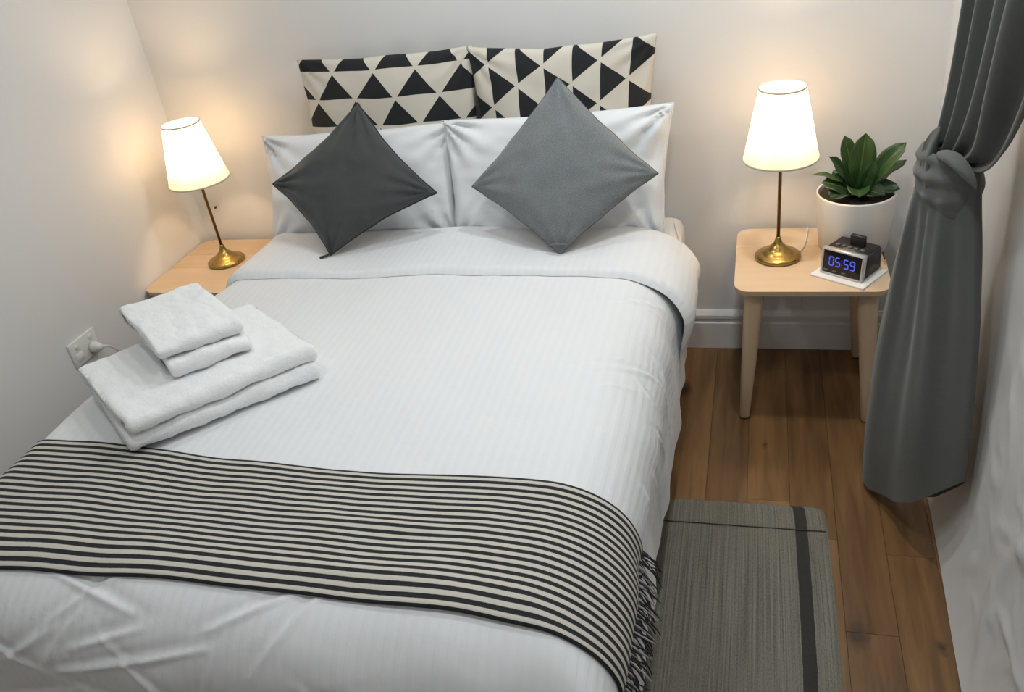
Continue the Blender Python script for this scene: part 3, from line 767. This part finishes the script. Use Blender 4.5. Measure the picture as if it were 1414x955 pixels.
# ------------------------------------------------------------------ potted plant
PX_, PY_, PZ = 1.468, -0.168, 0.5
pl = tag(empty('potted_plant', (PX_, PY_, PZ)), 'dark green leafy plant in a white cylinder pot on right bedside table', 'potted plant')
pot = link('pot', lathe_me('pot', [(0, 0.0), (0.098, 0.0), (0.104, 0.004), (0.114, 0.10), (0.118, 0.183), (0.1175, 0.188), (0.1135, 0.188), (0.1125, 0.183), (0.108, 0.10), (0.10, 0.02), (0, 0.02)], 56), 'pot', pl)
def soil_pt(i, j):
    r = 0.1085*j/9; a = 2*PI*i/40
    return Vector((r*math.cos(a), r*math.sin(a), 0.178+0.008*nz(r*math.cos(a)*40, r*math.sin(a)*40)-0.004*(j == 9)))
link('soil', grid_me('soil', soil_pt, 40, 10, wrap_u=True), 'soil', pl)
def leaf(end, wid, bend=0.02, start=(0, 0, 0.158), seed=0, face=None):
    s = Vector(start); e_ = Vector(end); d = e_-s; Ln = d.length; t = d.normalized()
    fc = Vector(face) if face else Vector((0, -0.35, 1))
    sd = t.cross(fc).normalized(); nr = sd.cross(t).normalized()
    nu_, nv_ = 13, 7
    def P(i, j):
        u = i/(nu_-1); v = (j/(nv_-1)-0.5)*2
        shape = 0.10+0.90*math.sin(PI*min(1, max(0, (u-0.16)/0.84))**1.3)**0.58 if u > 0.16 else 0.10
        if u > 0.93: shape *= max(0.0, (1-u)/0.07)**0.6
        ww = wid/2*shape
        c = s+t*(Ln*u)+nr*(bend*4*u*(1-u))
        return c+sd*(v*ww)+nr*(abs(v)**1.3*ww*0.35+0.004*math.sin(u*17+seed)*abs(v))
    me = grid_me('leaf', P, nu_, nv_, lambda i, j: (i/(nu_-1), j/(nv_-1)))
    o = link('leaf', me, 'leaf', pl)
    md = o.modifiers.new('thickness', 'SOLIDIFY'); md.thickness = 0.0012
    return o
Ls = [((0.012, -0.02, 0.312), 0.064, 0.006, (0, -1, 0.35)), ((0.128, -0.01, 0.285), 0.050, 0.012, (-0.3, -0.75, 0.7)), ((0.140, 0.015, 0.238), 0.034, 0.010, (0, -0.35, 1)),
      ((0.120, -0.045, 0.186), 0.055, 0.020, None), ((-0.046, 0.02, 0.300), 0.045, 0.01, (0.3, -1, 0.4)), ((-0.088, 0.0, 0.258), 0.036, 0.012, None),
      ((-0.135, -0.02, 0.222), 0.020, 0.030, None), ((-0.105, -0.03, 0.205), 0.060, 0.02, (0, -0.6, 1)), ((-0.085, -0.075, 0.180), 0.058, 0.022, None),
      ((0.0, -0.095, 0.184), 0.058, 0.028, None), ((0.075, -0.080, 0.182), 0.056, 0.022, None), ((0.045, 0.075, 0.235), 0.05, 0.01, None), ((-0.055, 0.070, 0.225), 0.05, 0.01, None),
      ((0.040, -0.035, 0.250), 0.040, 0.008, (0.2, -1, 0.5)), ((-0.07, 0.03, 0.215), 0.055, 0.012, (0, -0.7, 0.8))]
for k, (en, wd, bd, fc) in enumerate(Ls): leaf((en[0], en[1], 0.158+(en[2]-0.158)*1.38+0.008), wd*1.22, bd, seed=k, face=fc)
link('stem', tube_me('stem', bez([(0, 0, 0.150), (0.004, -0.004, 0.19), (0.0, -0.005, 0.225)], 6), 0.006, 8), 'leaf', pl)

# ------------------------------------------------------------------ alarm clock, pad, cords
CA = math.atan2(-0.076, 0.113)
pad = link('paper_pad', box_me('paper_pad', -0.090, 0.085, -0.012, 0.135, 0, 0.006, 0.001, 1), 'paper', smooth=False)
pad.location = (1.411, -0.420, 0.5); pad.rotation_euler = (0, 0, CA)
tag(pad, 'flat white paper pad under the black alarm clock', 'paper pad')
ck = tag(empty('alarm_clock', (1.4165, -0.404, 0.506), CA), 'black alarm clock radio with silver bezel and blue digits reading 05:59', 'alarm clock')
CW, CDp, CH = 0.136, 0.118, 0.083
def wedge(name, x0, x1, yb0, yb1, yt0, yt1, z0, z1a, z1b, bev):
    bm = bmesh.new()
    v = [bm.verts.new(p) for p in ((x0, yb0, z0), (x1, yb0, z0), (x1, yb1, z0), (x0, yb1, z0), (x0, yt0, z1a), (x1, yt0, z1a), (x1, yt1, z1b), (x0, yt1, z1b))]
    for f in ((3,2,1,0),(4,5,6,7),(0,1,5,4),(1,2,6,5),(2,3,7,6),(3,0,4,7)): bm.faces.new([v[i] for i in f])
    bmesh.ops.bevel(bm, geom=bm.edges[:], offset=bev, segments=3, affect='EDGES')
    return bm_mesh(name, bm)
link('body', wedge('body', -CW/2+0.001, CW/2-0.001, 0.010, CDp, 0.016, CDp-0.006, 0, CH-0.002, CH-0.004, 0.006), 'black_plastic', ck)
# bezel: frame of four sides around the tilted front
TILT = 0.10
fe = Vector((0, 0, 0))
def fp(x, z, d=0.0): return Vector((x, z*TILT-d, z))
def frame_me(name, x0, x1, z0, z1, wd, d0, d1):
    bm = bmesh.new(); o4 = [(x0, z0), (x1, z0), (x1, z1), (x0, z1)]; i4 = [(x0+wd, z0+wd), (x1-wd, z0+wd), (x1-wd, z1-wd), (x0+wd, z1-wd)]
    of = [bm.verts.new(fp(x, z, d1)) for x, z in o4]; if_ = [bm.verts.new(fp(x, z, d1)) for x, z in i4]
    ob = [bm.verts.new(fp(x, z, d0)) for x, z in o4]; ib = [bm.verts.new(fp(x, z, d0)) for x, z in i4]
    for k in range(4):
        j = (k+1) % 4
        bm.faces.new((of[k], of[j], if_[j], if_[k])); bm.faces.new((ob[k], ib[k], ib[j], ob[j]))
        bm.faces.new((of[k], ob[k], ob[j], of[j])); bm.faces.new((if_[k], if_[j], ib[j], ib[k]))
    bmesh.ops.recalc_face_normals(bm, faces=bm.faces[:])
    bmesh.ops.bevel(bm, geom=bm.edges[:], offset=0.0012, segments=2, affect='EDGES')
    return bm_mesh(name, bm)
link('bezel', frame_me('bezel', -CW/2, CW/2, 0.0, CH, 0.0055, -0.016, 0.004), 'silver', ck)
bm = bmesh.new()
f4 = [(-CW/2+0.005, 0.005), (CW/2-0.005, 0.005), (CW/2-0.005, CH-0.005), (-CW/2+0.005, CH-0.005)]
a = [bm.verts.new(fp(x, z, 0.0)) for x, z in f4]; b_ = [bm.verts.new(fp(x, z, -0.012)) for x, z in f4]
bm.faces.new(a); bm.faces.new(b_[::-1])
for k in range(4): bm.faces.new((a[k], b_[k], b_[(k+1) % 4], a[(k+1) % 4]))
scr = link('screen', bm_mesh('screen', bm), 'screen', ck, smooth=False)
SEG = {'0': 'abcdef', '5': 'afgcd', '9': 'abcdfg'}
def digit(ch, x, z, w_, h_):
    t = 0.0034; bm = bmesh.new()
    bars = {'a': (0, h_, w_, h_), 'd': (0, 0, w_, 0), 'g': (0, h_/2, w_, h_/2), 'f': (0, h_/2, 0, h_), 'b': (w_, h_/2, w_, h_), 'e': (0, 0, 0, h_/2), 'c': (w_, 0, w_, h_/2)}
    for s in SEG[ch]:
        xa, za, xb, zb_ = bars[s]
        if za == zb_: q = [(xa+0.0012, za-t/2), (xb-0.0012, za-t/2), (xb-0.0012, za+t/2), (xa+0.0012, za+t/2)]
        else: q = [(xa-t/2, za+0.0012), (xa+t/2, za+0.0012), (xa+t/2, zb_-0.0012), (xa-t/2, zb_-0.0012)]
        A = [bm.verts.new(fp(x+px, z+pz, 0.0008)) for px, pz in q]; B_ = [bm.verts.new(fp(x+px, z+pz, -0.0004)) for px, pz in q]
        bm.faces.new(A); bm.faces.new(B_[::-1])
        for k in range(4): bm.faces.new((A[k], B_[k], B_[(k+1) % 4], A[(k+1) % 4]))
    return link('digit', bm_mesh('digit', bm), 'digits', scr, smooth=False)
for ch, x in (('0', -0.042), ('5', -0.0215), ('5', 0.0060), ('9', 0.0265)): digit(ch, x, 0.031, 0.0135, 0.027)
for z in (0.038, 0.050): link('colon_dot', lathe_me('colon_dot', [(0, 0), (0.0013, 0.0005), (0.0013, 0.0015), (0, 0.002)], 8, tuple(fp(-0.0012, z, 0.0006))), 'digits', scr)
for x in (-0.050, -0.022, 0.008): 
    p = fp(x, 0.014, 0.001); link('front_button', box_me('front_button', p.x-0.007, p.x+0.007, p.y-0.0012, p.y+0.002, p.z-0.0025, p.z+0.0025, 0.0008, 1), 'button', ck)
for k in range(5):
    x = -0.040+0.02*k; link('top_button', box_me('top_button', x-0.006, x+0.006, 0.040, 0.049, CH-0.006, CH+0.0015, 0.001, 2), 'button', ck)
link('dock', box_me('dock', -0.013, 0.033, 0.066, 0.080, CH-0.01, CH+0.030, 0.002, 2), 'black_plastic', ck)
cp = [(1.545, -0.330, 0.53), (1.548, -0.315, 0.525), (1.553, -0.295, 0.507), (1.556, -0.27, 0.503), (1.553, -0.15, 0.503), (1.567, -0.06, 0.49), (1.566, -0.022, 0.30), (1.566, -0.028, 0.03)]
tag(link('power_cord', tube_me('power_cord', bez(cp, 40), 0.0025, 8), 'black_plastic'), 'thin black power cord behind the alarm clock', 'cord')
lp = [(1.30, -0.222, 0.5035), (1.335, -0.18, 0.5035), (1.325, -0.10, 0.504), (1.34, -0.045, 0.53), (1.345, -0.012, 0.60), (1.32, -0.008, 0.42), (1.33, -0.024, 0.22), (1.33, -0.022, 0.17)]
tag(link('lamp_cord', tube_me('lamp_cord', bez(lp, 40), 0.0022, 8), 'cord_white'), 'thin white lamp cord running to the wall behind the right bedside table', 'cord')

# ------------------------------------------------------------------ wall outlet with plug, nail
ot = tag(empty('wall_outlet', (XL, -0.832, 0.475)), 'white double wall socket on the left wall beside the bed', 'wall socket')
link('face_plate', box_me('face_plate', 0.0, 0.009, -0.066, 0.066, -0.045, 0.045, 0.003, 2), 'white_plastic', ot)
for y in (-0.035, 0.035):
    link('switch', box_me('switch', 0.006, 0.013, y-0.007, y+0.007, 0.016, 0.030, 0.0015, 2), 'white_plastic', ot)
    link('socket_recess', box_me('socket_recess', 0.007, 0.0102, y-0.016, y+0.016, -0.030, 0.002, 0.001, 1), 'skirt', ot)
plg = tag(empty('plug', (XL+0.010, -0.805, 0.462)), 'white plug and cable in the wall socket by the towels', 'plug')
link('plug_body', lathe_me('plug_body', [(0, 0), (0.019, 0), (0.020, 0.012), (0.016, 0.028), (0.009, 0.040), (0, 0.042)], 20), 'white_plastic', plg).rotation_euler = (0, PI/2, 0)
link('cable', tube_me('cable', bez([(0.030, 0.0, 0.0), (0.055, 0.03, 0.0), (0.045, 0.10, -0.06), (0.03, 0.10, -0.22), (0.02, 0.12, -0.43)], 24), 0.0035, 8), 'white_plastic', plg)
hk = tag(empty('wall_nail', (-0.966, 0.0, 0.635)), 'tiny dark nail head in back wall beside left lamp', 'nail')
link('head', lathe_me('head', [(0, 0), (0.003, 0), (0.003, 0.008), (0.0055, 0.009), (0.0055, 0.011), (0, 0.013)], 14), 'hook', hk).rotation_euler = (PI/2, 0, 0)

# ------------------------------------------------------------------ rug
def rug_pt(i, j):
    s = i/69; t = j/119
    y = -0.880-1.6*t
    xl = 0.885; xr = 1.374+0.006*math.sin(t*5)+0.006*t+0.0015*nz(t*60, 0)-0.012*math.exp(-(t/0.012))
    x = xl+(xr-xl)*s
    y += 0.012*(1-t)*(1-s)*0-0.006*math.exp(-((1-s)/0.03))*math.exp(-t/0.05)
    z = 0.0045+0.0015*nz(x*7, y*7)+(0.003 if t < 0.062 else 0.0)
    if s == 0 or s == 1 or t == 0 or t == 1: z = 0.001
    return Vector((x, y, z))
rug = tag(empty('rug', (1.05, -1.6, 0)), 'grey brown flatweave rug with dark edge stripe beside the bed', 'rug')
me = grid_me('weave', rug_pt, 70, 120, lambda i, j: (0.885+(1.374-0.885)*i/69, -0.88-1.6*j/119))
child_world(link('weave', me, 'rug'), rug)
hem = [Vector((0.89+(1.37-0.89)*k/40, -0.984+0.002*nz(k*0.3, 0), 0.0072)) for k in range(41)]
child_world(link('hem_stitching', tube_me('hem_stitching', hem, 0.0016, 6), 'rug_hem'), rug)

# ------------------------------------------------------------------ white sheeting on the right wall
def sheet_pt(i, j):
    s = i/149; t = j/159
    y = -0.30-2.5*s; z = 2.40*(1-t)**1.25+0.004
    low = math.exp(-z/0.16)
    foot = 0.044+0.022*sm((-y-0.8)/0.8)
    x = XR-0.010-foot*low
    k = sm((1.5-z)/1.2)
    r1 = abs(nz(y*2.6, z*1.9, 2.0)); r2 = abs(nz(y*5.5+3, z*4.0, 7.0)); r3 = abs(nz(y*10, z*8, 11.0))
    x -= 0.004+k*sm(z/0.2)*sm((-y-0.95)/0.4)*1.25*(0.007*(1-min(1, r1*7))+0.005*(1-min(1, r2*8))+0.003*(1-min(1, r3*8)))
    x -= 0.006*nz(y*4, z*0.8, 4.4)*k*sm(z/0.3)
    return Vector((min(x, XR-0.003), y, z))
me = grid_me('white_sheet', sheet_pt, 150, 160)
tag(link('white_sheet', me, 'white_sheet'), 'crumpled white sheeting hanging along the right wall behind grey curtain', 'sheet')

# ------------------------------------------------------------------ grey curtain tied in a knot
cur = tag(empty('curtain', (1.60, -0.95, 0)), 'grey curtain gathered and knotted, hanging in front of right wall', 'curtain')
CA_ = Vector((1.5, -0.75, 0)); ct = Vector((0.17, -0.37, 0)).normalized(); cn = Vector((ct.y, -ct.x, 0))   # cn faces the room
def interp(tab, z):
    for (z0, v0), (z1, v1) in zip(tab, tab[1:]):
        if z0 >= z >= z1: 
            f = (z0-z)/(z0-z1); return v0+(v1-v0)*f
    return tab[0][1] if z > tab[0][0] else tab[-1][1]
sL = [(1.06, 0.105), (1.0, 0.095), (0.97, 0.082), (0.73, 0.034), (0.468, -0.007), (0.21, -0.023), (0.03, -0.010), (-0.1, -0.010)]
sR = [(1.06, 0.275), (0.972, 0.292), (0.734, 0.345), (0.538, 0.375), (0.33, 0.395), (-0.1, 0.40)]
hemt = [(0.0, 0.022), (0.05, 0.026), (0.18, 0.085), (0.27, 0.160), (0.40, 0.33)]
def hemz(s):
    if s <= 0: return 0.022
    for (a, z0), (b_, z1) in zip(hemt, hemt[1:]):
        if a <= s <= b_: return z0+(z1-z0)*(s-a)/(b_-a)
    return hemt[-1][1]
NF, NV = 200, 60
def lower_pt(i, j):
    ph = 2*PI*i/NF; v = j/(NV-1)
    c_ = math.cos(ph); s_ = math.sin(ph)
    sb = 0.19+0.205*c_; zb = hemz(sb)
    z = 1.06+(zb-1.06)*v
    l, r = interp(sL, z), interp(sR, z)
    s = (l+r)/2+(r-l)/2*c_
    grow = sm(v/0.25)
    th = (0.040+0.004*v)*s_*(1-0.25*v)
    # pleats on the face
    cs = (c_+1)/2
    pl_ = 0.014*grow*math.sin(cs*2*PI*1.9+0.4)+0.006*grow*(1-v)*math.sin(cs*2*PI*5.5+2+v)
    pl_ *= (1-0.55*v)*(abs(s_)**0.5)
    w_ = 0.007*v*nz(cs*3, v*3, 2.2)
    hemcurl = 0.0
    return CA_+ct*s+cn*(th*1.0+pl_+w_+hemcurl+0.004)+Vector((0, 0, z))
me = grid_me('lower_panel', lower_pt, NF, NV, lambda i, j: (i/NF*3, j/NV*2.2), wrap_u=True)
o = child_world(link('lower_panel', me, 'curtain'), cur)
# upper part: pleated panel swept into the knot
KN = CA_+ct*0.185+Vector((0, 0, 1.05))
NUu, NVu = 240, 60
def upper_pt(i, j):
    u = i/(NUu-1); v = j/(NVu-1)
    top = Vector((1.622, -0.80-0.80*u, ZC-0.01))
    amp = 0.030
    # target in the knot
    ks = CA_+ct*(0.138+0.12*u**0.8)+Vector((0, 0, 1.085-0.01*u))
    low = 1.32-0.20*sm(u*1.05)
    mid = Vector((1.610+0.01*u, -0.835-0.62*u, low+0.25))
    mid2 = Vector((1.603+0.045*u, -0.85-0.36*u, low-0.005-0.010*u))
    t = v
    p = top*(1-t)**3+mid*(3*t*(1-t)**2)+mid2*(3*t*t*(1-t))+ks*t**3
    fade = (1-0.55*sm((t-0.5)/0.5))
    ph = 2*PI*(4.2*u**0.85)+0.8
    wave = amp*math.sin(ph)*fade
    big = 0.03*math.exp(-((u-0.72)/0.14)**2)*math.sin(PI*min(1, t*1.05))**2
    return p+cn*(wave*0.85+big+0.010)+ct*(0.003*math.cos(ph)*fade)
me = grid_me('upper_panel', upper_pt, NUu, NVu, lambda i, j: (i/NUu*3, j/NVu*2.2))
o = child_world(link('upper_panel', me, 'curtain'), cur)
md = o.modifiers.new('thickness', 'SOLIDIFY'); md.thickness = 0.003; md.offset = 0
# the knot: a wrapped band, wider at one end, with creases
NK, NB = 64, 22
def band_pt(i, j):
    ph = 2*PI*i/NK; q = j/(NB-1)
    c_, s_ = math.cos(ph), math.sin(ph)
    hz = 0.058+0.010*c_
    z = 1.030+0.040*(-c_)*0.3+(q-0.5)*2*hz
    bul = math.sin(PI*q)**0.45
    ss = 0.185+(0.078+0.016*bul)*c_
    th = (0.040+0.014*bul)*s_
    cr = 0.006*math.sin(q*16+ph*3+0.6)*bul+0.007*nz(c_*3, q*3, s_*3)
    return CA_+ct*ss+cn*(th+cr*s_+0.006)+Vector((0, 0, z))
child_world(link('tie_band', grid_me('tie_band', band_pt, NK, NB, lambda i, j: (i/NK, j/NB), wrap_u=True), 'curtain'), cur)
# tucked flap over the band and the loose loop on its right
def flap(name, pts, wid, thk, twist=0.0, seed=0):
    C_ = bez(pts, 26); nn_ = 20
    def P(i, j):
        c = C_[i]; t = (C_[min(i+1, 25)]-C_[max(i-1, 0)]).normalized()
        e1 = t.cross(cn).normalized(); ph = 2*PI*j/nn_; q = i/25
        ww = wid*(0.04+0.96*math.sin(PI*q)**0.55); tk = 0.08+0.92*math.sin(PI*q)**0.5
        return c+e1*(ww*math.cos(ph))+cn*(tk*thk*math.sin(ph)*(1+0.3*nz(q*5, math.cos(ph)*2, seed))+0.006*math.cos(ph*2+seed)*math.sin(PI*q))
    vs = [tuple(P(i, j)) for i in range(26) for j in range(nn_)]; fs = []
    for i in range(25):
        for j in range(nn_): fs.append((i*nn_+j, (i+1)*nn_+j, (i+1)*nn_+(j+1) % nn_, i*nn_+(j+1) % nn_))
    fs.append(tuple(range(nn_))[::-1]); fs.append(tuple(25*nn_+k for k in range(nn_)))
    me = bpy.data.meshes.new(name); me.from_pydata(vs, [], fs); me.update()
    me.uv_layers.new(name='UVMap')
    return child_world(link(name, me, 'curtain'), cur)
def kp(s, n, z): return CA_+ct*s+cn*n+Vector((0, 0, z))
flap('tucked_flap', [kp(0.172, 0.030, 1.140), kp(0.158, 0.046, 1.10), kp(0.160, 0.052, 1.06), kp(0.185, 0.052, 0.985)], 0.019, 0.007, seed=1)
flap('loose_fold', [kp(0.190, 0.040, 1.085), kp(0.235, 0.060, 1.105), kp(0.300, 0.066, 1.110), kp(0.335, 0.048, 1.062)], 0.015, 0.013, seed=2)
